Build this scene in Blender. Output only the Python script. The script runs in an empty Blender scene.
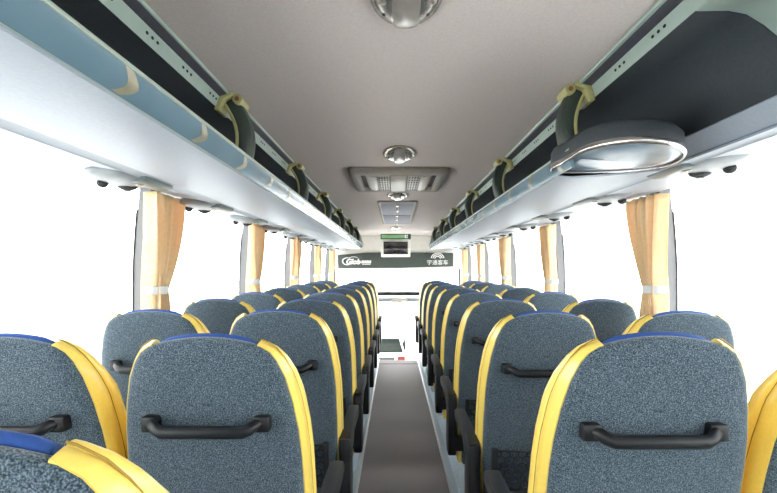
import bpy, bmesh, math, random
from mathutils import Vector, Matrix
random.seed(4)
SC = bpy.context.scene
COL = SC.collection
H = 1.40            # eye height over the aisle floor
PI = math.pi

# ------------------------------------------------------------------ materials
def nt(name):
    m = bpy.data.materials.new(name); m.use_nodes = True
    t = m.node_tree
    b = t.nodes['Principled BSDF']
    return m, t, b
def noise_color(t, b, c1, c2, scale, detail=4, lo=.35, hi=.65, bump=0, bscale=None, coord='Object', stretch=None):
    tc = t.nodes.new('ShaderNodeTexCoord')
    src = tc.outputs[coord]
    if stretch:
        mp = t.nodes.new('ShaderNodeMapping'); mp.inputs['Scale'].default_value = stretch
        t.links.new(src, mp.inputs['Vector']); src = mp.outputs[0]
    n = t.nodes.new('ShaderNodeTexNoise'); n.inputs['Scale'].default_value = scale; n.inputs['Detail'].default_value = detail
    t.links.new(src, n.inputs['Vector'])
    r = t.nodes.new('ShaderNodeValToRGB')
    r.color_ramp.elements[0].position = lo; r.color_ramp.elements[1].position = hi
    r.color_ramp.elements[0].color = (*c1, 1); r.color_ramp.elements[1].color = (*c2, 1)
    t.links.new(n.outputs['Fac'], r.inputs[0])
    t.links.new(r.outputs[0], b.inputs['Base Color'])
    if bump:
        n2 = n
        if bscale:
            n2 = t.nodes.new('ShaderNodeTexNoise'); n2.inputs['Scale'].default_value = bscale
            t.links.new(src, n2.inputs['Vector'])
        bp = t.nodes.new('ShaderNodeBump'); bp.inputs['Strength'].default_value = bump; bp.inputs['Distance'].default_value = .002
        t.links.new(n2.outputs['Fac'], bp.inputs['Height']); t.links.new(bp.outputs[0], b.inputs['Normal'])
    return r
def simple(name, c, rough=.5, metal=0, var=.06, scale=30, bump=0, spec=.5, coat=0):
    m, t, b = nt(name)
    c2 = tuple(min(1, x * (1 + var)) for x in c); c1 = tuple(x * (1 - var) for x in c)
    noise_color(t, b, c1, c2, scale, bump=bump)
    b.inputs['Roughness'].default_value = rough; b.inputs['Metallic'].default_value = metal
    b.inputs['Specular IOR Level'].default_value = spec
    b.inputs['Coat Weight'].default_value = coat
    return m

M = {}
def fabric(name, dark, mid, light):
    m, t, b = nt(name)
    r = noise_color(t, b, dark, light, 430, detail=2, lo=.33, hi=.69, bump=.25)
    e = r.color_ramp.elements.new(.5); e.color = (*mid, 1)
    b.inputs['Roughness'].default_value = .95; b.inputs['Specular IOR Level'].default_value = .15
    b.inputs['Sheen Weight'].default_value = .25
    return m
M['carpet_blue'] = fabric('heather_blue_grey_carpet', (.012, .020, .028), (.054, .082, .106), (.17, .212, .240))
M['blue'] = simple('blue_seat_cloth', (.03, .085, .30), .8, bump=.3, scale=150, spec=.25)
M['yellow'] = simple('yellow_leatherette', (.82, .60, .125), .32, bump=.08, scale=120, var=.03, coat=.2)
M['seam'] = simple('brown_seam_thread', (.30, .19, .03), .8)
M['black'] = simple('black_plastic', (.007, .0075, .009), .42, bump=.12, scale=200, spec=.35)
M['armblack'] = simple('charcoal_armrest_rubber', (.011, .013, .016), .55, bump=.15, scale=150)
M['net'] = simple('black_elastic_net', (.008, .009, .012), .7)
M['paleblue'] = simple('pale_blue_painted_steel', (.46, .55, .62), .4)
M['floor'] = simple('grey_brown_floor_vinyl', (.25, .218, .215), .75, var=.35, scale=260, spec=.3, bump=.2)
M['steel'] = simple('satin_aluminium', (.62, .63, .62), .35, metal=.7)
M['white'] = simple('white_wall_laminate', (.80, .80, .78), .5, var=.02)
M['pillar'] = simple('light_grey_pillar_trim', (.19, .197, .21), .5, var=.02)
M['cream'] = simple('cream_moulded_plastic', (.78, .76, .70), .45, var=.03)
m, t, b = nt('grey_taupe_ceiling_cloth')
noise_color(t, b, (.49, .44, .42), (.55, .495, .475), 220, bump=.25)
b.inputs['Roughness'].default_value = .95; b.inputs['Specular IOR Level'].default_value = .1
M['ceiling'] = m
M['rackwhite'] = simple('pale_grained_leatherette', (.30, .343, .405), .45, var=.03, scale=90, bump=.35)
M['lip'] = simple('glossy_blue_green_lip', (.12, .195, .245), .18, var=.04, scale=8, spec=.32)
M['tan'] = simple('tan_lip_mark', (.26, .24, .17), .25)
M['lipedge'] = simple('pale_green_edge_trim', (.26, .32, .27), .35)
M['palegreen'] = simple('pale_green_aluminium', (.30, .38, .34), .4, metal=.2, var=.03)
M['stripgrey'] = simple('dark_ribbed_strip', (.045, .045, .06), .55)
M['hole'] = simple('black_hole_recess', (.004, .004, .004), .9)
M['rackdark'] = simple('dark_charcoal_rack_lining', (.026, .034, .041), .75, var=.12, scale=120, bump=.2)
M['groove'] = simple('blue_grey_groove_line', (.10, .13, .19), .6)
M['armgreen'] = simple('dark_green_grip', (.024, .038, .029), .5, bump=.2, scale=160)
M['olive'] = simple('olive_yellow_trim', (.37, .35, .15), .42)
M['button'] = simple('brown_button', (.20, .09, .03), .4)
M['chrome'] = simple('brushed_chrome', (.50, .47, .45), .2, metal=.9, var=.05, scale=14)
M['lens'] = simple('frosted_lamp_lens', (.33, .305, .28), .25, metal=.4)
M['ventframe'] = simple('grey_beige_vent_plastic', (.235, .212, .19), .6, spec=.25)
M['ventcream'] = simple('cream_vent_plastic', (.36, .335, .29), .4)
M['dark'] = simple('dark_recess', (.02, .02, .022), .7)
M['hatch'] = simple('blue_grey_hatch_panel', (.20, .21, .25), .65, spec=.25)
M['unit'] = simple('light_grey_unit_plastic', (.22, .24, .255), .35)
M['unitgreen'] = simple('grey_green_unit_cap', (.10, .13, .125), .4)
M['banner'] = simple('dark_green_grey_banner', (.042, .055, .046), .55, var=.04)
M['logo'] = simple('white_logo_print', (.85, .86, .83), .5, var=.01)
M['screen'] = simple('dark_screen_glass', (.015, .013, .015), .15, coat=.5)
M['signgreen'] = simple('green_sign_panel', (.20, .42, .21), .4)
M['signdark'] = simple('dark_green_sign_end', (.02, .07, .03), .4)
M['rubber'] = simple('black_window_rubber', (.012, .012, .013), .6)
M['concrete'] = simple('pale_concrete_yard', (.80, .79, .77), .9, var=.04, scale=2)
M['carwhite'] = simple('white_car_paint', (.80, .81, .82), .25, coat=.6, var=.01)
M['carglass'] = simple('dark_car_glass', (.007, .011, .009), .6, spec=.03)
M['red'] = simple('red_tail_lens', (.10, .006, .005), .5, spec=.1)
M['tyre'] = simple('tyre_rubber', (.02, .02, .02), .8)
def glass(name, tint=(1, 1, 1), refl=.5):
    m, t, b = nt(name)
    t.nodes.remove(b)
    out = t.nodes['Material Output']
    tr = t.nodes.new('ShaderNodeBsdfTransparent'); tr.inputs[0].default_value = (*tint, 1)
    gl = t.nodes.new('ShaderNodeBsdfGlossy'); gl.inputs['Roughness'].default_value = .02
    fr = t.nodes.new('ShaderNodeFresnel'); fr.inputs[0].default_value = 1.45
    ml = t.nodes.new('ShaderNodeMath'); ml.operation = 'MULTIPLY'; ml.inputs[1].default_value = refl
    mx = t.nodes.new('ShaderNodeMixShader')
    t.links.new(fr.outputs[0], ml.inputs[0]); t.links.new(ml.outputs[0], mx.inputs[0])
    t.links.new(tr.outputs[0], mx.inputs[1]); t.links.new(gl.outputs[0], mx.inputs[2])
    t.links.new(mx.outputs[0], out.inputs[0])
    return m
M['glass'] = glass('window_glass', (.98, .99, .985))
m, t, b = nt('clear_blue_lens')
noise_color(t, b, (.13, .19, .26), (.26, .33, .38), 7)
b.inputs['Roughness'].default_value = .22; b.inputs['Specular IOR Level'].default_value = .22
M['podlens'] = m
# curtain: diffuse + translucent
m, t, b = nt('warm_cream_curtain_cloth')
noise_color(t, b, (.87, .69, .39), (.92, .76, .48), 60, bump=.2)
b.inputs['Roughness'].default_value = .9
out = t.nodes['Material Output']
tl = t.nodes.new('ShaderNodeBsdfTranslucent'); tl.inputs[0].default_value = (.90, .54, .16, 1)
mx = t.nodes.new('ShaderNodeMixShader'); mx.inputs[0].default_value = .28
t.links.new(b.outputs[0], mx.inputs[1]); t.links.new(tl.outputs[0], mx.inputs[2]); t.links.new(mx.outputs[0], out.inputs[0])
M['curtain'] = m
M['tie'] = simple('pale_grey_tie_cloth', (.55, .55, .55), .8)

# ------------------------------------------------------------------ mesh helpers
class MB:
    """collects shapes into one mesh"""
    def __init__(s): s.v = []; s.f = []; s.m = []
    def add(s, vs, fs, mi=0):
        o = len(s.v); s.v += [tuple(v) for v in vs]
        for f in fs: s.f.append([i + o for i in f]); s.m.append(mi)
        return s
    def box(s, a, b, mi=0, bev=0, seg=2):
        x0, y0, z0 = a; x1, y1, z1 = b
        vs = [(x0, y0, z0), (x1, y0, z0), (x1, y1, z0), (x0, y1, z0), (x0, y0, z1), (x1, y0, z1), (x1, y1, z1), (x0, y1, z1)]
        fs = [(0, 3, 2, 1), (4, 5, 6, 7), (0, 1, 5, 4), (1, 2, 6, 5), (2, 3, 7, 6), (3, 0, 4, 7)]
        return s.bev(vs, fs, mi, bev, seg)
    def bev(s, vs, fs, mi, bev, seg=2):
        if not bev: return s.add(vs, fs, mi)
        bm = bmesh.new(); V = [bm.verts.new(v) for v in vs]
        for f in fs: bm.faces.new([V[i] for i in f])
        bmesh.ops.recalc_face_normals(bm, faces=bm.faces)
        bmesh.ops.bevel(bm, geom=[e for e in bm.edges if e.calc_face_angle(0) > .5], offset=bev, segments=seg, profile=.5, affect='EDGES', clamp_overlap=True)
        bm.verts.index_update()
        s.add([v.co[:] for v in bm.verts], [[v.index for v in f.verts] for f in bm.faces], mi); bm.free(); return s
    def prism(s, prof, axis, a, b, mi=0, bev=0):
        """extrude a 2D profile along axis x/y/z between a and b"""
        def P(p, h): return {'x': (h, p[0], p[1]), 'y': (p[0], h, p[1]), 'z': (p[0], p[1], h)}[axis]
        n = len(prof)
        vs = [P(p, a) for p in prof] + [P(p, b) for p in prof]
        fs = [list(range(n))[::-1], list(range(n, 2 * n))] + [(i, (i + 1) % n, n + (i + 1) % n, n + i) for i in range(n)]
        return s.bev(vs, fs, mi, bev)
    def loft(s, rings, closed=True, caps=True, mi=0, mis=None):
        n = len(rings[0]); vs = [p for r in rings for p in r]; o = len(s.v)
        s.v += [tuple(v) for v in vs]
        for j in range(len(rings) - 1):
            for i in range(n if closed else n - 1):
                k = (i + 1) % n
                s.f.append([o + j * n + i, o + j * n + k, o + (j + 1) * n + k, o + (j + 1) * n + i]); s.m.append(mis[i] if mis else mi)
        if caps and closed:
            s.f.append([o + i for i in range(n)][::-1]); s.m.append(mi)
            L = o + (len(rings) - 1) * n
            s.f.append([L + i for i in range(n)]); s.m.append(mi)
        return s
    def tube(s, path, r, n=8, mi=0, flat=1.0):
        pts = [Vector(p) for p in path]; rings = []; up = None
        for i, p in enumerate(pts):
            d = (pts[min(i + 1, len(pts) - 1)] - pts[max(i - 1, 0)]).normalized()
            if up is None:
                up = Vector((0, 0, 1)) if abs(d.z) < .9 else Vector((1, 0, 0))
            a = d.cross(up).normalized(); up = a.cross(d).normalized()
            rr = r[i] if isinstance(r, (list, tuple)) else r
            rings.append([p + (a * math.cos(q) + up * math.sin(q) * flat) * rr for q in [2 * PI * k / n for k in range(n)]])
        return s.loft(rings, mi=mi)
    def ellipsoid(s, c, r, nu=16, nv=8, v0=-PI / 2, v1=PI / 2, mi=0):
        rings = []
        for j in range(nv + 1):
            a = v0 + (v1 - v0) * j / nv
            rings.append([(c[0] + r[0] * math.cos(a) * math.cos(2 * PI * i / nu), c[1] + r[1] * math.cos(a) * math.sin(2 * PI * i / nu), c[2] + r[2] * math.sin(a)) for i in range(nu)])
        return s.loft(rings, mi=mi)
    def mesh(s, name, mats, smooth=35):
        me = bpy.data.meshes.new(name)
        me.from_pydata(s.v, [], s.f)
        for m in mats: me.materials.append(m)
        for p, i in zip(me.polygons, s.m): p.material_index = i; p.use_smooth = bool(smooth)
        bm = bmesh.new(); bm.from_mesh(me)
        bmesh.ops.remove_doubles(bm, verts=bm.verts, dist=1e-6)
        bmesh.ops.recalc_face_normals(bm, faces=bm.faces); bm.to_mesh(me); bm.free()
        if smooth: me.set_sharp_from_angle(angle=math.radians(smooth))
        return me
    def obj(s, name, mats, parent=None, smooth=35, loc=None):
        if not isinstance(mats, (list, tuple)): mats = [mats]
        o = bpy.data.objects.new(name, s.mesh(name, mats, smooth)); COL.objects.link(o)
        o.parent = parent
        if loc: o.location = loc
        return o

def tag(o, label=None, cat=None, group=None, kind=None):
    if label: o['label'] = label
    if cat: o['category'] = cat
    if group: o['group'] = group
    if kind: o['kind'] = kind
    return o
def thing(name, label, cat, loc, group=None):
    o = bpy.data.objects.new(name, None); COL.objects.link(o); o.location = loc; o.empty_display_size = .05
    return tag(o, label, cat, group)
def struct(name, mb, mats, smooth=35):
    return tag(mb.obj(name, mats, None, smooth), kind='structure')
KIDS = {}
def kids(o):
    return [c for c in list(COL.objects) if c.parent == o]
def dup(root, loc, label, group=None):
    r = root.copy(); COL.objects.link(r); r.location = loc; r['label'] = label
    if group: r['group'] = group
    for ch in kids(root):
        c = ch.copy(); COL.objects.link(c); c.parent = r
        for g in kids(ch):
            d = g.copy(); COL.objects.link(d); d.parent = c
    return r
ORD = ['first', 'second', 'third', 'fourth', 'fifth', 'sixth', 'seventh', 'eighth', 'ninth', 'tenth', 'eleventh', 'twelfth']

# ------------------------------------------------------------------ dimensions
XL, XR = -1.15, 1.28           # inner wall faces
YB, YF = -1.25, 9.6            # back and front
ZC = H + .58                   # ceiling
SILL, HEAD = H - .50, H + .378
GZ = -2.37                     # yard level
FL, FR = -.23, .347            # aisle strip
PLAT = .15
YE = 8.32                      # front end of the raised floor

# ------------------------------------------------------------------ shell
b = MB(); b.box((FL, YB, -.10), (FR, YE, 0))
b.box((FL, YE - .36, 0), (FR, YE - .345, .003), 1)
b.box((FL - .012, YB, 0), (FL, YE, .012), 2); b.box((FR, YB, 0), (FR + .012, YE, .012), 2)
struct('floor', b, [M['floor'], M['hole'], M['steel']])
b = MB(); b.box((XL - .05, YB, -.1), (FL - .012, YE, PLAT)); struct('floor_platform_left', b, [M['paleblue']])
b = MB(); b.box((FR + .012, YB, -.1), (XR + .05, YE, PLAT)); struct('floor_platform_right', b, [M['paleblue']])
b = MB(); b.box((XL - .05, YE, -1.75), (XR + .05, YF + .05, -1.65)); struct('floor_front_well', b, [M['cream']])
b = MB(); b.box((XL - .05, YE - .05, -1.65), (XR + .05, YE, -.1)); struct('wall_step_front', b, [M['cream']])
b = MB(); b.box((XL - .08, YB - .05, ZC), (XR + .08, YF + .05, ZC + .08)); struct('ceiling', b, [M['ceiling']])
PL = [-.95, .72, 2.39, 4.03, 5.70, 7.38, 9.0]
PR = [-.80, .83, 2.46, 4.08, 5.72, 7.36, 9.0]
WT = .06
for side, xi, sg, P in (('left', XL, -1, PL), ('right', XR, 1, PR)):
    xa, xb = sorted((xi, xi + sg * WT))
    b = MB()
    b.box((xa, YB, -1.75), (xb, YF, SILL)); b.box((xa, YB, HEAD), (xb, YF, ZC))
    struct('wall_' + side, b, [M['white']])
    for k, y in enumerate(P):                                   # pillars between the panes, leaning slightly at the head
        b = MB()
        lean = -sg * .03
        def slab(x0, x1, y0, y1, top=HEAD):
            p = [(x0, y0), (x1, y0), (x1, y1), (x0, y1)]
            return [[(x + lean * (max(0, (z - H + .05)) / .428) ** 1.6, yy, z) for x, yy in p] for z in (SILL, H - .1, H, H + .06, H + .12, H + .18, H + .25, top)]
        b.loft(slab(xi - sg * .045, xi + sg * .004, y, y + .10))
        struct('pillar_%s_%d' % (side, k + 1), b, [M['pillar']])
        b = MB()                                                # thin black rubber seal down the outer edge of the pillar
        b.loft(slab(xi + sg * .004, xi + sg * .010, y - .003, y + .006, H + .262))
        struct('trim_seal_%s_%d' % (side, k + 1), b, [M['rubber']])
    ys = [YB] + P + [YF]
    for k in range(len(ys) - 1):
        y0 = ys[k] + (.10 if k else 0); y1 = ys[k + 1] - .001
        b = MB(); xg = xi + sg * .04
        b.box((xg - .002, y0, SILL), (xg + .002, y1, HEAD))
        struct('window_%d' % (k + 1 + (20 if sg > 0 else 0)), b, [M['glass']])
# back wall behind the camera; its unseen window is sized to set the light
b = MB()
RX0, RX1, RZ0, RZ1 = -.60, .73, 1.25, 1.70
b.box((XL - WT, YB - .05, -1.75), (XR + WT, YB, RZ0)); b.box((XL - WT, YB - .05, RZ1), (XR + WT, YB, ZC))
b.box((XL - WT, YB - .05, RZ0), (RX0, YB, RZ1)); b.box((RX1, YB - .05, RZ0), (XR + WT, YB, RZ1))
struct('wall_back', b, [M['white']])
b = MB(); b.box((RX0, YB - .03, RZ0), (RX1, YB - .026, RZ1)); struct('window_41', b, [M['glass']])
# front: bulkhead over the windscreen, windscreen in two panes with a dark divider
b = MB()
b.box((XL - WT, YF - .08, H + .0), (XR + WT, YF + .05, ZC))
b.box((XL - WT, YF, -1.75), (XR + WT, YF + .05, -1.55))
struct('wall_front', b, [M['cream']])
b = MB(); b.box((XL - WT, YF + .01, -1.55), (XL + .07, YF + .05, H)); struct('pillar_front_left', b, [M['white']])
b = MB(); b.box((XR - .11, YF + .01, -1.55), (XR + WT, YF + .05, H)); struct('pillar_front_right', b, [M['white']])
b = MB(); b.box((XL + .07, YF - .01, -1.55), (XL + .095, YF + .045, H)); struct('trim_windscreen_left', b, [M['rubber']])
b = MB(); b.box((XR - .135, YF - .01, -1.55), (XR - .11, YF + .045, H)); struct('trim_windscreen_right', b, [M['rubber']])
b = MB(); b.box((XL + .095, YF + .02, H - .405), (XR - .135, YF + .026, H)); struct('window_42', b, [M['glass']])
b = MB(); b.box((XL + .095, YF + .02, -1.55), (XR - .135, YF + .026, H - .475)); struct('window_43', b, [M['glass']])
b = MB(); b.box((XL + .095, YF - .0, H - .475), (XR - .135, YF + .045, H - .405), 0, .005); struct('trim_windscreen_divider', b, [M['rubber']])
b = MB(); b.box((XL + .1, YF - .06, H - .58), (XR - .14, YF - .03, H - .51), 0, .008)
rail = b.obj('roller_blind_housing', M['unit']); tag(rail, 'pale bar across the windscreen under its dark divider', 'windscreen blind')
b = MB()
b.ellipsoid((.05, YF - .09, H - .56), (.12, .03, .035)); b.ellipsoid((.14, YF - .09, H - .54), (.09, .03, .03))
b.tube([(-.05, YF - .1, H - .6), (.02, YF - .1, H - .575), (.08, YF - .1, H - .56)], .014)
tag(b.obj('windscreen_wiper_motor', M['ventcream']), 'small cream lump of wiper parts in the middle of the pale windscreen bar', 'wiper motor')

# outside yard and the parked car ahead
b = MB(); b.box((-60, -60, GZ - .2), (60, 90, GZ)); struct('ground', b, [M['concrete']])
car = thing('parked_car', 'white parked car seen through the windscreen beyond the aisle end', 'car', (-.50, 16.0, GZ))
cz = [(0, .45), (.02, 1.0), (.10, 1.25), (.42, 1.64), (.54, 1.68), (1.0, 1.70), (2.0, 1.66), (2.9, 1.05), (3.9, .85), (4.1, .7), (4.15, .35), (.05, .3)]
def carbody(w):
    rings = []
    for x, k in ((-1, .94), (-.96, 1), (.96, 1), (1, .94)):
        rings.append([(x * w * (1 if z < .95 else 1 - (z - .95) * .35), y * 1, .3 + (z - .3) * (k if z < .9 else 1)) for y, z in cz])
    return MB().loft(rings)
carbody(.9).obj('car_body', M['carwhite'], car)
b = MB(); b.loft([[(-.76, .14, 1.27), (.76, .14, 1.27), (.64, .45, 1.65), (-.64, .45, 1.65)], [(-.76, .085, 1.28), (.76, .085, 1.28), (.64, .39, 1.66), (-.64, .39, 1.66)]]); b.obj('rear_window', M['carglass'], car)
for s in (-1, 1):
    b = MB(); b.prism([(.62, 1.1), (.78, 1.5), (1.95, 1.53), (2.6, 1.1)], 'x', s * .80, s * .84 if s > 0 else -.84); b.obj('side_window', M['carglass'], car)
    b = MB(); b.box((s * .70 - .11, -.03, 1.02), (s * .70 + .11, .12, 1.17), 0, .01); b.obj('tail_light', M['red'], car)
    for y in (.8, 3.3):
        b = MB(); b.tube([(s * .66, y, .31), (s * .9, y, .31)], .31, 20); b.obj('wheel', M['tyre'], car)
b = MB(); b.box((-.50, -.03, 1.04), (.50, .12, 1.15), 0, .005); b.obj('number_plate_panel', M['rubber'], car)

# ------------------------------------------------------------------ seats
TAB = [(.30, .19), (.40, .201), (.52, .209), (.68, .211), (.80, .209), (.868, .204), (.935, .194), (1.0, .179), (1.04, .162), (1.06, .148), (1.074, .128)]
def hw(z):
    if z <= TAB[0][0]: return TAB[0][1]
    for (a, p), (c, q) in zip(TAB, TAB[1:]):
        if z <= c:
            u = (z - a) / (c - a); return p + (q - p) * u
    return TAB[-1][1]
TOPZ = 1.095
def rec(z): return .21 * (TOPZ - z) / (TOPZ - .30)     # recline: top leans towards the camera
def outline():
    pts = [(-w, z) for z, w in TAB]
    n = 12
    for i in range(1, n):
        x = -.128 + .256 * i / n
        pts.append((x, 1.074 + (TOPZ - 1.074) * (1 - (x / .128) ** 2)))
    pts += [(w, z) for z, w in TAB[::-1]]
    return pts
OUT = outline()
def normals(pts):
    ns = []
    for i in range(len(pts)):
        a = Vector(pts[max(0, i - 1)]); c = Vector(pts[min(len(pts) - 1, i + 1)])
        d = (c - a).normalized(); ns.append(Vector((-d.y, d.x)))
    return ns
NRM = normals(OUT)
def ring(inset, f, side=0):
    r = []
    for p, n in zip(OUT, NRM):
        q = Vector(p) - n * (inset + side * max(0, min(1, (abs(p[0]) - .10) / .03)))
        r.append((q.x, rec(q.y) + f, q.y))
    return r
def ringS(k, f):
    return [(x * k, rec(.7 + (z - .7) * k) + f, .7 + (z - .7) * k) for x, z in OUT]
def seat_parts(root, aisle, shift=0):
    """aisle: +1 the aisle lies at +x, -1 at -x, 0 window seat (no armrest); parts are modelled about the seat's own centre line"""
    MB().loft([ring(.004, .022), ring(-.001, .010), ring(.002, -.001), ring(.012, -.008), ringS(.86, -.013), ringS(.65, -.017), ringS(.35, -.019), ringS(.1, -.0195)]).obj('back_panel', M['carpet_blue'], root, 60)
    MB().loft([ring(.014, .014), ring(-.003, .020, .014), ring(-.007, .030, .020), ring(-.002, .044, .020), ring(.012, .060, .012), ringS(.86, .075), ringS(.4, .08)]).obj('back_cushion', M['blue'], root, 60)
    # side bolsters: a flat yellow face, a seam and a rolled front edge, along each side from the top corner down
    N = len(TAB)
    for s in (-1, 1):
        idx = list(range(N)) if s < 0 else list(range(len(OUT) - 1, len(OUT) - 1 - N, -1))
        path = [(Vector(OUT[i]), NRM[i]) for i in idx]
        # resample finer
        fine = []
        for (p, n), (q, m2) in zip(path, path[1:]):
            for k in range(3):
                u = k / 3; fine.append((p.lerp(q, u), n.lerp(m2, u).normalized()))
        fine.append(path[-1])
        # carry the strip a little over the corner onto the top edge
        p, n = fine[-1]
        fine.append((Vector((s * .120, 1.077)), Vector((s * .35, .94)).normalized()))
        sec = [(-.012, .004), (.002, .004), (.008, .030), (.0125, .056), (.0108, .060), (.0145, .066), (.0165, .080), (.015, .096), (.008, .112), (-.006, .120), (-.030, .120), (-.034, .03)]
        rings = []; seam = []
        L = len(fine)
        for j, (p, n) in enumerate(fine):
            zz = p.y
            k = 1.0
            if zz > .97: k = max(.42, 1 - max(0, zz - .96) / .117 * .58)
            if zz < .45: k = .75 + .25 * (zz - .3) / .15
            kl = 1.0 if zz < .9 else 1 + .0 * zz
            r = []
            for a, f in sec:
                q = p + n * (a * (max(.6, 1 - max(0, zz - 1.03) / .047 * .4) if a > 0 else 1)); lim = .2305
                x = max(-lim, min(lim, q.x))
                r.append((x, rec(q.y) + f * k, q.y))
            rings.append(r)
            q = p + n * .0118; seam.append((max(-.2305, min(.2305, q.x)), rec(q.y) + .058 * k, q.y))
        bo = MB().loft(rings).obj('side_bolster', M['yellow'], root, 50)
        MB().tube(seam, .0016, 6).obj('bolster_seam', M['seam'], bo)
    # grab handle
    hz = .887; hy = rec(hz) - .018
    b = MB()
    pts = []
    for x, y, z in [(-.128, -.010, .010), (-.116, -.034, .009), (-.104, -.042, .001), (-.092, -.046, -.004)]: pts.append((x, hy + y, hz + z))
    pts += [(-x, y, z) for x, y, z in pts[::-1]]
    rr = [.011, .0125, .0135, .0145, .0145, .0135, .0125, .011]
    hx = -.012 if aisle < 0 else 0
    pts = [(x + hx, y, z) for x, y, z in pts]
    b.tube(pts, rr, 12)
    h = b.obj('grab_handle', M['black'], root)
    for s in (-1, 1):
        b = MB(); b.box((hx + s * .128 - .018, hy - .030, hz - .010), (hx + s * .128 + .018, hy + .012, hz + .026), 0, .005); b.obj('handle_mount', M['black'], h)
    # hexagon net pocket on a black frame
    z0, z1 = .405, .580; w = .178
    def Y(z): return rec(z) - .026
    b = MB()
    for s in (-1, 1):
        b.prism([(Y(z0) - .014, z0), (Y(z0) + .022, z0), (Y(z1) + .022, z1), (Y(z1) - .014, z1)], 'x', min(s * w, s * (w - .022)), max(s * w, s * (w - .022)), 0, .003)
    b.box((-w, Y(z0) - .012, z0 - .012), (w, Y(z0) + .02, z0 + .006), 0, .003)
    fr = b.obj('pocket_frame', M['net'], root)
    b = MB(); R = .0185; nx = 0
    bm = bmesh.new(); cells = []
    ww = w - .02
    edges = set(); 
    dx = R * math.sqrt(3); dz = R * 1.5
    def key(x, z): return (round(x, 4), round(z, 4))
    for r in range(0, 9):
        for c in range(-7, 8):
            cx = c * dx + (dx / 2 if r % 2 else 0); cc = z0 + r * dz * .95
            P6 = [key(cx + R * math.cos(PI / 6 + k * PI / 3), cc + .95 * R * math.sin(PI / 6 + k * PI / 3)) for k in range(6)]
            for k in range(6):
                e = tuple(sorted((P6[k], P6[(k + 1) % 6])))
                mxx = (e[0][0] + e[1][0]) / 2; mz = (e[0][1] + e[1][1]) / 2
                if abs(mxx) < ww and z0 < mz < z1 - .004: edges.add(e)
    for (x0, za), (x1, zb) in sorted(edges):
        b.tube([(x0, Y(za) - .004, za), (x1, Y(zb) - .004, zb)], .0026, 5)
    b.tube([(-w, Y(z1) - .004, z1 - .004), (0, Y(z1) - .010, z1 - .010), (w, Y(z1) - .004, z1 - .004)], .004, 6)
    b.obj('pocket_net', M['net'], fr)
    bm.free()
    # cushion with yellow sides
    b = MB(); b.prism([(.16, .22), (.60, .24), (.66, .28), (.66, .345), (.62, .375), (.3, .36), (.16, .345)], 'x', -.188, .188, 0, .015); cu = b.obj('seat_cushion', M['carpet_blue'], root)
    for s in (-1, 1):
        b = MB(); b.prism([(.17, .23), (.60, .25), (.65, .285), (.65, .34), (.61, .37), (.3, .355), (.17, .34)], 'x', min(s * .189, s * .209), max(s * .189, s * .209), 0, .006); b.obj('cushion_side', M['yellow'], cu)
    # legs
    b = MB(); b.box((-.17, .22, .19), (.17, .58, .225), 0, .006); b.obj('seat_base', M['paleblue'], root)
    for s in (-1, 1):
        b = MB(); b.prism([(.25, 0), (.50, 0), (.46, .19), (.28, .19)], 'x', min(s * .13, s * .165), max(s * .13, s * .165), 0, .005); b.obj('leg', M['paleblue'], root)
    if aisle:
        a = aisle
        x0, x1 = sorted((a * (.214 + shift), a * (.262 + shift)))
        b = MB()
        b.prism([(.33, .555), (.56, .55), (.615, .562), (.62, .585), (.605, .603), (.585, .606), (.20, .606), (.15, .590), (.136, .56), (.145, .52), (.24, .51)], 'x', x0, x1, 0, .008)
        ar = b.obj('armrest', M['armblack'], root)
        x0, x1 = sorted((a * (.215 + shift), a * (.260 + shift)))
        b = MB(); b.prism([(.136, .585), (.235, .585), (.27, .42), (.27, .31), (.24, .27), (.16, .27), (.138, .31)], 'x', x0, x1, 0, .01)
        b.box((min(a * .18, a * .24), .14, .30), (max(a * .18, a * .24), .20, .37), 0, .006)
        b.obj('armrest_bracket', M['black'], ar)
YLs = [.48, 1.22, 1.97, 2.71, 3.47, 4.30, 5.17, 6.05, 6.93]
YRs = [1.115, 1.90, 2.67, 3.50, 4.35, 5.24, 6.10, 6.98]
protos = {}
def place(name_key, aisle, x, y, label, group):
    if name_key not in protos:
        r = thing('coach_seat', label, 'seat', (x, y, PLAT), group); seat_parts(r, aisle, .002 if aisle < 0 else 0); protos[name_key] = r; return r
    return dup(protos[name_key], (x, y, PLAT), label, group)
def rowname(k):
    return 'nearest' if k == 0 else ORD[k] + ' nearest'
for k, y in enumerate(YLs):
    lab = ('blue-topped coach seat cut off by the bottom left corner of the picture' if k == 0 else
           'coach seat left of the aisle, ' + ('whole back showing, front of its file' if k == 1 else '%s row with a full back in view' % ORD[k - 1]))
    if k == 1: lab = 'blue-grey coach seat left of the aisle with whole back and black handle in view'
    elif k > 1: lab = 'aisle-side coach seat left of the aisle, %s ahead of the large full-back seat' % ORD[k - 2]
    place('L', 1, -.432, y, lab, 'seats left of the aisle')
for k, y in enumerate(YRs):
    lab = 'large blue-grey coach seat right of the aisle with whole back and black handle in view' if k == 0 else \
          'aisle-side coach seat right of the aisle, %s ahead of the large full-back seat' % ORD[k - 1]
    r = place('R', -1, .558 if k == 0 else .542, y, lab, 'seats right of the aisle')
    r.scale = (1.035, 1, 1.014) if k == 0 else (1, 1, 1)
for k, y in enumerate(YLs[1:]):
    lab = 'window-side coach seat by left windows, cut by the left picture edge' if k == 0 else \
          'window-side coach seat by left windows, %s ahead of the one cut by the picture edge' % ORD[k - 1]
    place('W', 0, -.899, y, lab, 'seats along the left windows')
for k, y in enumerate(YRs):
    lab = 'window-side coach seat by right windows, only a yellow side at the picture edge' if k == 0 else \
          'window-side coach seat by right windows, %s ahead of the one at the picture edge' % ORD[k - 1]
    place('W', 0, 1.033, y, lab, 'seats along the right windows')

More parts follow.
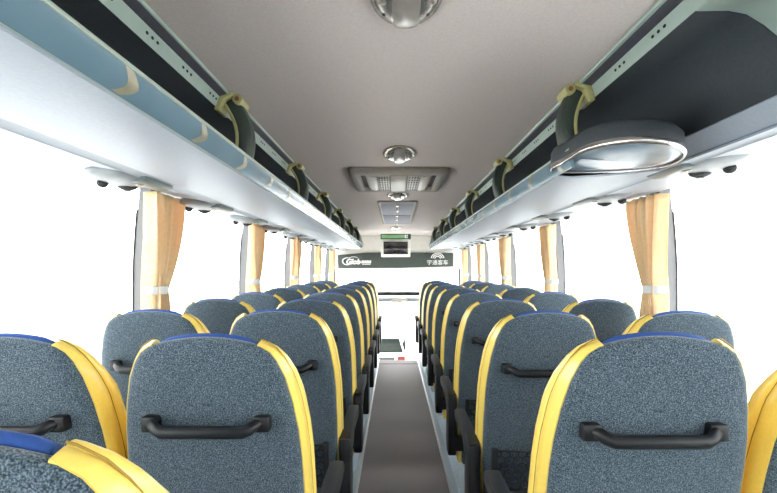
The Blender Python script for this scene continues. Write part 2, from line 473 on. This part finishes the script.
# ------------------------------------------------------------------ luggage racks
def along(prof, y0, y1, mi=0, mb=None, mis=None):
    """an open sheet: the (x,z) profile drawn along y"""
    mb = mb or MB()
    return mb.loft([[(x, y0, z + H) for x, z in prof], [(x, y1, z + H) for x, z in prof]], closed=False, caps=False, mi=mi, mis=mis)
YR0, YR1 = YB + .02, 8.12
CL_L = [.72, 1.82, 2.97, 4.08, 5.2, 6.3, 7.4]
CL_R = [1.72, 2.85, 3.98, 5.1, 6.25, 7.4]
def thick(prof, d):
    """closed profile: the sheet and its offset copy"""
    n = []
    for i, p in enumerate(prof):
        a = Vector(prof[max(0, i - 1)]); c = Vector(prof[min(len(prof) - 1, i + 1)]); t = (c - a).normalized()
        n.append((p[0] - t.y * d, p[1] + t.x * d))
    return list(prof) + n[::-1]
def rack(side):
    s = -1 if side == 'left' else 1
    if s < 0:
        rail = [(.540, .579), (.546, .572), (.571, .5635), (.583, .530)]
        shell = [(.583, .530), (.65, .527), (.69, .52), (.725, .5), (.75, .478), (.775, .43), (.775, .345)]
        lip_t, lip_b, g1, g2, xw, tray = (.466, .360), (.502, .313), (.83, .325), (.885, .322), 1.15, .335
        yl0, yrail0 = YR0, YR0
        lab = 'long overhead luggage rack on the left with glossy blue-green lip'
        clamps = CL_L
    else:
        rail = [(.569, .579), (.578, .570), (.606, .5635), (.618, .530)]
        shell = [(.618, .530), (.685, .529), (.722, .522), (.758, .50), (.785, .478), (.81, .43), (.806, .361)]
        lip_t, lip_b, g1, g2, xw, tray = (.523, .360), (.532, .305), (.860, .325), (.915, .327), 1.28, .335
        yl0, yrail0 = 1.62, 1.10
        lab = 'overhead luggage rack on the right ending in a rounded silver nose'
        clamps = CL_R
    root = thing('luggage_rack', lab, 'luggage rack', (0, YR0, H + .3), 'overhead luggage racks')
    off = Vector((0, -YR0, -H - .3))
    def put(mb, name, mats, parent=root, smooth=35):
        mb.v = [(v[0] + off.x, v[1] + off.y, v[2] + off.z) for v in mb.v]
        return mb.obj(name, mats, parent, smooth)
    S = lambda prof: [(s * x, z) for x, z in prof]
    # rail of three strips with rows of three holes
    mb = MB()
    rp = S(rail); cl = thick(rp, .006 * s)
    mb.loft([[(x, yrail0, z + H) for x, z in cl], [(x, YR1, z + H) for x, z in cl]], mis=[0, 1, 0, 0, 0, 1, 0, 0])
    (xa, za), (xb, zb) = rail[2], rail[3]
    d = Vector((xb - xa, zb - za)).normalized(); nn = Vector((-d.y, d.x)) * -1    # towards the aisle and down
    if nn.y > 0: nn = -nn
    y = yrail0 + .12
    while y < YR1 - .1:
        if min(abs(y + .03 - c) for c in clamps) > .07:
            for k in range(3):
                cxy = Vector((xa, za)).lerp(Vector((xb, zb)), .42) + nn * .0012
                yc = y + k * .028
                vs = []
                for q in range(10):
                    a = 2 * PI * q / 10
                    p = cxy + d * (.0038 * math.sin(a)); vs.append((s * p.x, yc + .0075 * math.cos(a), p.y + H))
                mb.add(vs, [list(range(10))], 2)
        y += .215
    put(mb, 'rail', [M['palegreen'], M['stripgrey'], M['hole']])
    mb = MB(); mb.tube([(s * (rail[0][0] + .004), yrail0, rail[0][1] + H - .004), (s * (rail[0][0] + .004), YR1, rail[0][1] + H - .004)], .005, 6)
    put(mb, 'rail_edge_bead', [M['palegreen']])
    # dark lining
    mb = MB()
    y_sh = YR0 if s < 0 else 1.11
    c2 = thick(S(shell), .008 * (1 if s < 0 else -1) * -1)
    mb.loft([[(x, y_sh, z + H) for x, z in c2], [(x, YR1, z + H) for x, z in c2]])
    put(mb, 'rack_lining', [M['rackdark']], smooth=60)
    # tray floor
    mb = MB()
    mb.box((min(s * (lip_b[0] + .004), s * shell[-1][0]), yl0, H + tray - .004), (max(s * (lip_b[0] + .004), s * shell[-1][0]), YR1, H + tray + .004))
    put(mb, 'tray_floor', [M['rackdark']])
    # glossy lip with a pale edge and curved tan marks
    mid = (lip_t[0] * .5 + lip_b[0] * .5 - .004, .333)
    lp = S([lip_t, mid, lip_b]); cl = thick(lp, .010 * s)
    mb = MB(); mb.loft([[(x, yl0, z + H) for x, z in cl], [(x, YR1, z + H) for x, z in cl]])
    y = yl0 + .2 - (yl0 % .37)
    while y < YR1 - .2:
        if y > max(.85, yl0 + .05):
            for seg in range(6):                      # a small curved tan mark, two sheets wide
                u0, u1 = seg / 6, (seg + 1) / 6
                def pt(u, e):
                    if u < .5: p = Vector(lip_t).lerp(Vector(mid), u * 2)
                    else: p = Vector(mid).lerp(Vector(lip_b), u * 2 - 1)
                    cy = y + .05 * math.sin(u * PI * .9) ; wd = .013 + .008 * math.sin(u * PI)
                    return (s * (p.x - .0012), cy + e * wd, p.y + H)
                mb.add([pt(.06 + u0 * .88, -1), pt(.06 + u0 * .88, 1), pt(.06 + u1 * .88, 1), pt(.06 + u1 * .88, -1)], [(0, 1, 2, 3)], 1)
        y += .37
    lip = put(mb, 'rack_lip', [M['lip'], M['tan']])
    mb = MB(); mb.tube([(s * (lip_t[0] + .004), yl0, lip_t[1] + H), (s * (lip_t[0] + .004), YR1, lip_t[1] + H)], .0055, 8)
    mb.tube([(s * lip_b[0], yl0, lip_b[1] + H), (s * lip_b[0], YR1, lip_b[1] + H)], .0016, 6)
    put(mb, 'lip_edge', [M['lipedge']], lip)
    # pale underside with two groove lines, then the valance over the windows
    ub = lip_b if s < 0 else lip_b
    u = [(ub[0] + .002, ub[1]), (ub[0] + .05, .308 if s < 0 else .302), (.68, .309), g1]
    mb = MB()
    c2 = thick(S(u), .006 * (-1 if s < 0 else 1) * -1)
    y_u = YR0 if s < 0 else 1.76
    mb.loft([[(x, y_u, z + H) for x, z in c2], [(x, YR1, z + H) for x, z in c2]])
    if s > 0:
        u2 = [(.802, .362), (.815, .352), g1]
        c2 = thick(S(u2), .006)
        mb.loft([[(x, YR0, z + H) for x, z in c2], [(x, 1.78, z + H) for x, z in c2]])
    put(mb, 'underside_panel', [M['rackwhite']], smooth=40)
    w = [g1, (g1[0] + .006, g1[1] + .004), (g2[0] - .006, g2[1] + .004), g2, (g2[0] + .006, g2[1] + .005), (xw - .10, .352), (xw, .379)]
    c2 = thick(S(w), .006 * (-1 if s < 0 else 1) * -1)
    mb = MB(); mb.loft([[(x, YR0, z + H) for x, z in c2], [(x, YF - .1, z + H) for x, z in c2]])
    put(mb, 'window_valance', [M['rackwhite']])
    mb = MB()
    for g in (g1, g2):
        mb.box((s * g[0] - .003, YR0, H + g[1] - .0012), (s * g[0] + .003, YR1, H + g[1] + .006))
    put(mb, 'valance_groove', [M['groove']])
    # end plate at the front
    mb = MB()
    ep = S([rail[0], rail[3]] + shell[1:] + [lip_b, lip_t, (lip_t[0] + .03, .47)])
    mb.prism([(x, z + H) for x, z in ep], 'y', YR1 - .012, YR1 + .004)
    put(mb, 'end_plate', [M['palegreen']])
    # arms
    for yc in clamps:
        tx, tz = rail[0][0], .566
        A = Vector((tx - .002, tz)); B = Vector((lip_t[0] + .036, .348))
        pts = []
        n = 12
        for i in range(n + 1):
            q = i / n; p = A.lerp(B, q); bul = math.sin(q * PI) * (.030)
            pts.append(Vector((p.x - bul, p.y + bul * .2)))
        rings = []
        for i, p in enumerate(pts):
            q = i / n; wd = .030 + .012 * q
            t_ = (pts[min(n, i + 1)] - pts[max(0, i - 1)]).normalized(); nn2 = Vector((-t_.y, t_.x))
            if nn2.x > 0: nn2 = -nn2
            sec = [(-1, 0), (-.8, .012), (0, .016), (.8, .012), (1, 0), (.9, -.030), (-.9, -.030)]
            rings.append([(s * (p.x + nn2.x * f), yc + e * wd, p.y + nn2.y * f + H) for e, f in sec])
        mb = MB().loft(rings); arm = put(mb, 'rack_arm', [M['armgreen']], smooth=50)
        mb = MB(); mb.tube([(s * (p.x + .032), yc - (.029 + .012 * i / n), p.y + H - .008) for i, p in enumerate(pts)], .0055, 6)
        put(mb, 'arm_trim', [M['olive']], arm)
        mb = MB(); mb.prism([(s * x, z + H) for x, z in [(tx - .010, .579), (tx - .014, .568), (tx + .018, .556), (tx + .034, .518), (tx + .050, .521), (tx + .038, .579)]], 'y', yc - .058, yc + .040, 0, .003)
        mb.tube([(s * (tx - .024), yc - .050, .558 + H), (s * (tx - .024), yc + .040, .558 + H)], .016, 14)
        put(mb, 'arm_clamp', [M['olive']], arm)
        mb = MB(); mb.tube([(s * (tx - .024), yc - .049, .558 + H), (s * (tx - .024), yc - .054, .558 + H)], .0075, 14)
        put(mb, 'clamp_button', [M['button']], arm)
    if s > 0:
        # rounded nose that closes the near end of the lip: silver rim, clear lens, dark body
        cx, tipy = .66, 1.86
        def tear(k):
            P = []
            n = 40
            for i in range(n):
                a = 2 * PI * i / n
                # near end round, far end drawn out to a point on the lip side
                x = cx + .138 * math.sin(a) * k; y = 1.55 - .205 * math.cos(a) * k
                fy = max(0, -math.cos(a))
                x -= .112 * (fy ** 2.5); y += .06 * fy ** 3 * k
                P.append((x, y))
            return P
        def R3(k, z): return [(x, y, z + .014 + H - .10 * (x - .66)) for x, y in tear(k)]
        mb = MB(); mb.loft([R3(1.0, .298), R3(1.02, .303), R3(1.02, .311), R3(.99, .317), R3(.985, .314), R3(.955, .305), R3(.96, .298), R3(1.0, .298)], caps=False)
        nose = put(mb, 'rack_nose_rim', [M['chrome']], smooth=60)
        mb = MB(); mb.loft([R3(.965, .306), R3(.88, .302), R3(.70, .299), R3(.4, .297), R3(.1, .296)]); put(mb, 'nose_lens', [M['podlens']], nose, smooth=80)
        mb = MB(); mb.loft([R3(.94, .310), R3(.86, .312), R3(.5, .318)]); put(mb, 'nose_inner', [M['rackwhite']], nose, smooth=80)
        mb = MB(); mb.loft([R3(.992, .311), R3(1.0, .325), R3(.98, .352), R3(.90, .366), R3(.6, .376), R3(.1, .379)]); put(mb, 'nose_body', [M['rackdark']], nose, smooth=80)
        # pale green arch frame standing at the near end
        inner = [(.60, .556)] + [(.618, .528)] + shell[1:]
        mb = MB()
        outer = [(.60, ZC - H - .001), (1.24, ZC - H - .001), (1.24, .345)]
        prof = [(x, z + H) for x, z in inner[1:]] + [(1.24, .345 + H), (1.24, ZC - .001), (.60, ZC - .001)]
        mb.prism(prof, 'y', .93, 1.11, 0, .004)
        put(mb, 'rack_arch', [M['palegreen']])
    return root
rack('left'); rack('right')

# ------------------------------------------------------------------ reading light and air units, one per row on each side
def unit_parts(root, s):
    rings = []
    for y, w, h, dz in [(-.155, .02, .006, 0), (-.15, .06, .016, 0), (-.10, .085, .030, -.002), (0, .095, .036, -.004), (.09, .085, .028, -.002), (.15, .05, .012, 0), (.158, .02, .004, 0)]:
        rings.append([(w * math.cos(a), y, dz - h * max(0, math.sin(a)) if True else 0) for a in [PI * k / 12 for k in range(13)]] + [(0, y, .012)])
    MB().loft(rings).obj('unit_housing', M['unit'], root, 60)
    b = MB(); b.prism([(-s * .105, -.002), (-s * .105, -.026), (-s * .075, -.032), (-s * .03, -.028), (-s * .03, .004)], 'y', -.06, .17, 0, .006)
    b.obj('unit_cap', M['unitgreen'], root)
    for y, x, g in ((.02, .0, 1), (-.05, .052 * s, .55)):
        b = MB(); b.ellipsoid((x, y, -.034), (.034 * g, .040 * g, .016), 16, 6); nz = b.obj('air_nozzle', M['dark'], root, 60)
        b = MB(); b.tube([(x, y, -.046), (x, y, -.034 - .018 * g)], .012 * g, 12); b.obj('nozzle_core', M['black'], nz)
    b = MB(); b.ellipsoid((-.05 * s, 0, -.026), (.022, .03, .010), 14, 6); b.obj('reading_light', M['lens'], root, 60)
up = {}
for side, s, x, z, ys in (('left', -1, -.965, .333, [1.93 + .79 * k for k in range(9)]), ('right', 1, .985, .345, [1.72 + .79 * k for k in range(9)])):
    for k, y in enumerate(ys):
        lab = 'light and air unit over the %s windows, %s from the camera' % (side, ORD[k])
        if side not in up:
            r = thing('overhead_vent_unit', lab, 'air vent', (x, y, H + z), 'reading light and air units over the %s windows' % side); unit_parts(r, s); up[side] = r
        else: dup(up[side], (x, y, H + z), lab)

# ------------------------------------------------------------------ curtains
def curtain_mesh(seed, s):
    rnd = random.Random(seed)
    NU, NV = 64, 26
    ph = [rnd.uniform(0, 6.28) for _ in range(4)]
    fr = rnd.choice([7.5, 8, 8.5])
    top, bot, tie = .335, -.46, -.092
    pts = []
    for j in range(NV + 1):
        z = top + (bot - top) * j / NV
        u = (top - z) / (top - tie)
        if u <= 1: W = .11 + .21 * (1 - u ** 1.6)
        else: W = .11 + .07 * min(1, (u - 1) * 1.3)
        if abs(u - 1) < .06: W = .105
        row = []
        for i in range(NU + 1):
            q = i / NU
            amp = .030 + .006 * min(1, u)
            off = amp * math.sin(2 * PI * fr * q + ph[0] + .6 * math.sin(2 * u + ph[1])) + .008 * math.sin(2 * PI * 13 * q + ph[2] + u)
            y = .0 + W * (q + .02 * math.sin(2 * PI * 3 * q + ph[3]))
            if u > 1: y += -.02 * (u - 1)
            row.append((s * off, y, z + H))
        pts.append(row)
    b = MB(); b.loft(pts, closed=False, caps=False)
    return b
for side, s, x, P in (('left', -1, XL + .10, PL), ('right', 1, XR - .10, PR)):
    for k, y in enumerate(P[2:]):
        yy = y - .07
        lab = 'cream orange curtain tied back on the %s side, %s from the camera' % (side, ORD[k])
        r = thing('window_curtain', lab, 'curtain', (x, yy, 0), 'tied window curtains on the %s' % side)
        c = curtain_mesh(7 * k + (3 if s > 0 else 0), s).obj('curtain_cloth', M['curtain'], r, 80)
        md = c.modifiers.new('thick', 'SOLIDIFY'); md.thickness = .002
        b = MB(); n = 20
        rr = [[(math.cos(a) * .046 * g, .054 + math.sin(a) * .064 * g, H - .092 + z) for a in [2 * PI * i / n for i in range(n)]] for g, z in ((1, -.018), (1.04, -.016), (1.04, .016), (1, .018))]
        b.loft(rr + [rr[0]], caps=False); b.obj('tie_band', M['tie'], r)

# ------------------------------------------------------------------ ceiling fittings
XC = .025
def lamp(y, label, w=.083, l=.17):
    r = thing('ceiling_lamp', label, 'ceiling lamp', (XC, y, ZC), 'oval ceiling lamps down the middle')
    b = MB(); b.ellipsoid((0, 0, -.002), (w, l, .030), 32, 6, -PI / 2, 0); ba = b.obj('lamp_base', M['chrome'], r, 60)
    b = MB()
    n = 24
    rg = [[(math.cos(2 * PI * i / n) * w * g, math.sin(2 * PI * i / n) * l * g, z) for i in range(n)] for g, z in ((1.01, 0), (1.025, -.004), (1.01, -.008), (.97, -.008), (.97, 0))]
    b.loft(rg, caps=False); b.obj('lamp_rim', M['ventframe'], r, 50)
    b = MB()
    sec = []
    for j in range(9):
        q = -1 + 2 * j / 8; hz = -.008 - .030 * math.sqrt(max(0, 1 - (q * .97) ** 2))
        hwid = .032 * (1 - .15 * q * q)
        sec.append([(-hwid, q * l * .90, -.004), (-hwid * .9, q * l * .90, hz), (-hwid * .5, q * l * .90, hz - .004), (hwid * .5, q * l * .90, hz - .004), (hwid * .9, q * l * .90, hz), (hwid, q * l * .90, -.004)])
    b.loft(sec); b.obj('lamp_lens', M['lens'], r, 50)
    for sx in (-1, 1):
        b = MB(); b.ellipsoid((sx * w * .66, 0, -.020), (.014, .02, .010), 12, 6); b.obj('spot_bulb', M['lens'], r, 60)
        for sy in (-1, 1):
            b = MB(); b.ellipsoid((sx * w * .62, sy * l * .42, -.020), (.005, .007, .005), 8, 4); b.obj('screw', M['dark'], r)
lamp(1.12, 'large oval chrome ceiling lamp cut by the top of the picture', .078, .155)
lamp(2.70, 'oval chrome ceiling lamp on the near side of the big air vent')
lamp(4.22, 'oval chrome ceiling lamp between the air vent and the hatch panel')
lamp(7.55, 'small far ceiling lamp above the green sign')
# air return vent
vy0, vy1, vw = 3.06, 3.92, .295
r = thing('ceiling_air_vent', 'wide beige ceiling air vent with two slotted grilles', 'air vent', (XC, 3.49, ZC))
b = MB(); n = 8
def rrect(w, l, rad, z):
    P = []
    for cx, cy, a0 in ((w - rad, l - rad, 0), (-w + rad, l - rad, PI / 2), (-w + rad, -l + rad, PI), (w - rad, -l + rad, 1.5 * PI)):
        for k in range(6):
            a = a0 + PI / 2 * k / 5; P.append((cx + rad * math.cos(a), cy + rad * math.sin(a), z))
    return P
L = .43
b.loft([rrect(vw, L, .05, 0), rrect(vw, L, .05, -.012), rrect(vw - .012, L - .02, .045, -.026), rrect(vw - .05, L - .12, .03, -.030), rrect(vw - .06, L - .14, .03, -.024), rrect(vw - .062, L - .145, .03, -.002)], caps=False)
b.obj('vent_frame', M['ventframe'], r, 50)
b = MB(); b.box((-vw + .05, -L + .13, -.006), (vw - .05, L - .13, -.001)); b.obj('vent_recess', M['dark'], r)
ll = L - .15
b = MB(); b.box((-.052, -ll - .03, -.036), (.052, ll + .02, -.004), 0, .01); b.obj('center_block', M['ventcream'], r)
for s in (-1, 1):
    b = MB()
    x0, x1 = sorted((s * .055, s * .130))
    b.box((x0, -ll, -.030), (x1, ll, -.006), 0, .006)
    for i in range(6):
        for j in range(4):
            xx = x0 + .012 + j * .0165; yy = -ll + .05 + i * (2 * ll - .1) / 5
            b.box((xx - .0045, yy - .030, -.0312), (xx + .0045, yy + .022, -.0295), 1)
    b.obj('grille', [M['ventcream'], M['dark']], r)
    b = MB(); x0, x1 = sorted((s * .133, s * .200))
    pr = [(s * .133, -.008), (s * .133, -.030), (s * .155, -.034), (s * .185, -.026), (s * .205, -.008)]
    b.prism(pr, 'y', -ll, ll, 0, .004); b.obj('side_louvre', M['ventcream'], r)
# hatch panel
r = thing('roof_hatch', 'long blue-grey hatch panel on the ceiling ahead of the air vent', 'roof hatch', (XC, 5.7, ZC))
b = MB(); b.loft([rrect(.172, 1.12, .03, 0), rrect(.172, 1.12, .03, -.012), rrect(.160, 1.08, .03, -.018), rrect(.146, 1.02, .02, -.014)], caps=False); b.obj('hatch_frame', M['ventframe'], r, 50)
for s in (-1, 1):
    for y0, y1 in ((-1.03, -.03), (.0, 1.03)):
        b = MB(); x0, x1 = sorted((s * .014, s * .152)); b.box((x0, y0, -.014), (x1, y1, -.001), 0, .003); b.obj('hatch_panel', M['hatch'], r)
b = MB(); b.box((-.013, -1.05, -.018), (.013, 1.05, -.001), 0, .003); cs = b.obj('hatch_centre_strip', M['ventframe'], r)
for y in (-.9, -.45, 0, .45, 1.08):
    b = MB(); b.ellipsoid((0, y, -.02), (.016, .06, .008), 12, 6); b.obj('hatch_bolt', M['lens'], cs, 60)

# ------------------------------------------------------------------ front fittings
Wd = 9.468
b = MB()
zt = [(-1.0, .245), (-.5, .285), (-.25, .29), (.6, .285), (1.03, .278)]
prof = [(x, z + H) for x, z in zt] + [(1.03, .045 + H), (0, .018 + H), (-.985, .012 + H)]
b.prism(prof, 'y', Wd, Wd + .05, 0, .004)
ban = b.obj('banner_sign', M['banner']); tag(ban, 'long dark green-grey board with white logos above the windscreen', 'banner')
# lettering
def text(body, size, x, z, name, parent, shear=0, cjk=False, bold=.0):
    c = bpy.data.curves.new(name, 'FONT'); c.body = body; c.size = size; c.extrude = .002; c.shear = shear; c.offset = bold
    o = bpy.data.objects.new(name, c); COL.objects.link(o)
    bpy.context.view_layer.update()
    me = bpy.data.meshes.new_from_object(o.evaluated_get(bpy.context.evaluated_depsgraph_get()))
    bpy.data.objects.remove(o); bpy.data.curves.remove(c)
    me.materials.clear(); me.materials.append(M['logo'])
    o = bpy.data.objects.new(name, me); COL.objects.link(o)
    o.location = (x, Wd - .003, z + H); o.rotation_euler = (PI / 2, 0, 0); o.parent = parent
    return o
text('Glob', .125, -.855, .088, 'logo_lettering', ban, .25, bold=.006)
b = MB()
pth = [(-.93 + .0, Wd - .004, H + .05)]
# swoosh around the capital letter
sw = []
for k in range(17):
    a = math.radians(60 + 250 * k / 16); sw.append((-.825 + .085 * math.cos(a), Wd - .003, H + .135 + .062 * math.sin(a)))
b.tube(sw, [.004 + .007 * math.sin(PI * k / 16) for k in range(17)], 6)
sw = [(-.79 + .024 * k, Wd - .003, H + .198 + .016 * math.sin(PI * k / 6)) for k in range(7)]
b.tube(sw, .005, 6)
b.obj('logo_swoosh', M['logo'], ban)
b = MB()
b.box((-.625, Wd - .004, H + .112), (-.59, Wd - .001, H + .128))
for k in range(6):
    x = -.585 + .029 * k
    b.prism([(x, H + .10), (x + .023, H + .10), (x + .034, H + .15), (x + .011, H + .15)], 'y', Wd - .004, Wd - .001)
b.prism([(-.57, H + .078), (-.42, H + .078), (-.415, H + .09), (-.565, H + .09)], 'y', Wd - .004, Wd - .001)
b.obj('logo_bars', M['logo'], ban)
b = MB()
for rad in (.04, .07, .10):
    n = 16
    vs = []; wd = .015
    for k in range(n + 1):
        a = math.radians(8 + 164 * k / n)
        for q in (rad, rad + wd): vs.append((.755 + q * math.cos(a) * 1.05, Wd - .003, H + .178 + q * math.sin(a) * .92))
    b.add(vs, [(2 * k, 2 * k + 1, 2 * k + 3, 2 * k + 2) for k in range(n)])
b.obj('arc_logo', M['logo'], ban, 0)
text('宇通客车', .095, .565, .080, 'chinese_lettering', ban, 0, bold=.0)
# hanging screen and sign
r = thing('ceiling_monitor', 'small flat dark screen in cream frame above the windscreen', 'screen', (.02, 9.05, H + .488))
b = MB()
zt_, zb_ = 0, -.285
b.box((-.245, -.02, zb_), (.245, .10, zt_), 0, .012); b.obj('monitor_casing', M['cream'], r)
b = MB(); b.box((-.205, -.026, zb_ + .045), (.205, -.018, zt_ - .03), 0, .003); b.obj('monitor_screen', M['screen'], r)
b = MB(); b.prism([(-.02, zt_ - .1), (.39, zt_ - .06), (.39, zt_ + .05), (.06, zt_)], 'x', -.1, .1); b.v = [(x, y + .06, z) for x, y, z in b.v]; b.obj('monitor_arm', M['cream'], r)
r = thing('overhead_sign', 'green sign strip above the hanging screen', 'sign', (.02, 8.95, ZC))
b = MB(); b.box((-.25, -.015, -.085), (.25, .05, 0), 0, .005); b.obj('sign_case', M['signdark'], r)
b = MB(); b.box((-.235, -.020, -.070), (.145, -.014, -.015)); b.obj('sign_panel', M['signgreen'], r)
b = MB(); b.box((.150, -.020, -.070), (.172, -.014, -.015)); b.box((.18, -.020, -.07), (.20, -.014, -.046)); b.box((.18, -.020, -.038), (.20, -.014, -.015)); b.obj('sign_mark', M['logo'], r)

# ------------------------------------------------------------------ daylight and camera
w = bpy.data.worlds.new('overcast_sky'); SC.world = w; w.use_nodes = True
bg = w.node_tree.nodes['Background']
bg.inputs[0].default_value = (.96, .985, 1.0, 1); bg.inputs[1].default_value = 8.6
cam = bpy.data.cameras.new('camera'); co = bpy.data.objects.new('camera', cam); COL.objects.link(co)
co.location = (0, 0, H); co.rotation_euler = (PI / 2, 0, 0)
cam.lens = 540 / 777 * 36; cam.sensor_width = 36
cam.shift_x = -6 / 777; cam.shift_y = 22.5 / 777; cam.clip_start = .02; cam.clip_end = 300
SC.camera = co
vs = SC.view_settings
vs.view_transform = 'Standard'; vs.look = 'None'; vs.exposure = 0.0; vs.gamma = 1; vs.use_curve_mapping = False
SC.cycles.max_bounces = 12; SC.cycles.diffuse_bounces = 6; SC.cycles.transparent_max_bounces = 16
SC.cycles.use_denoising = True
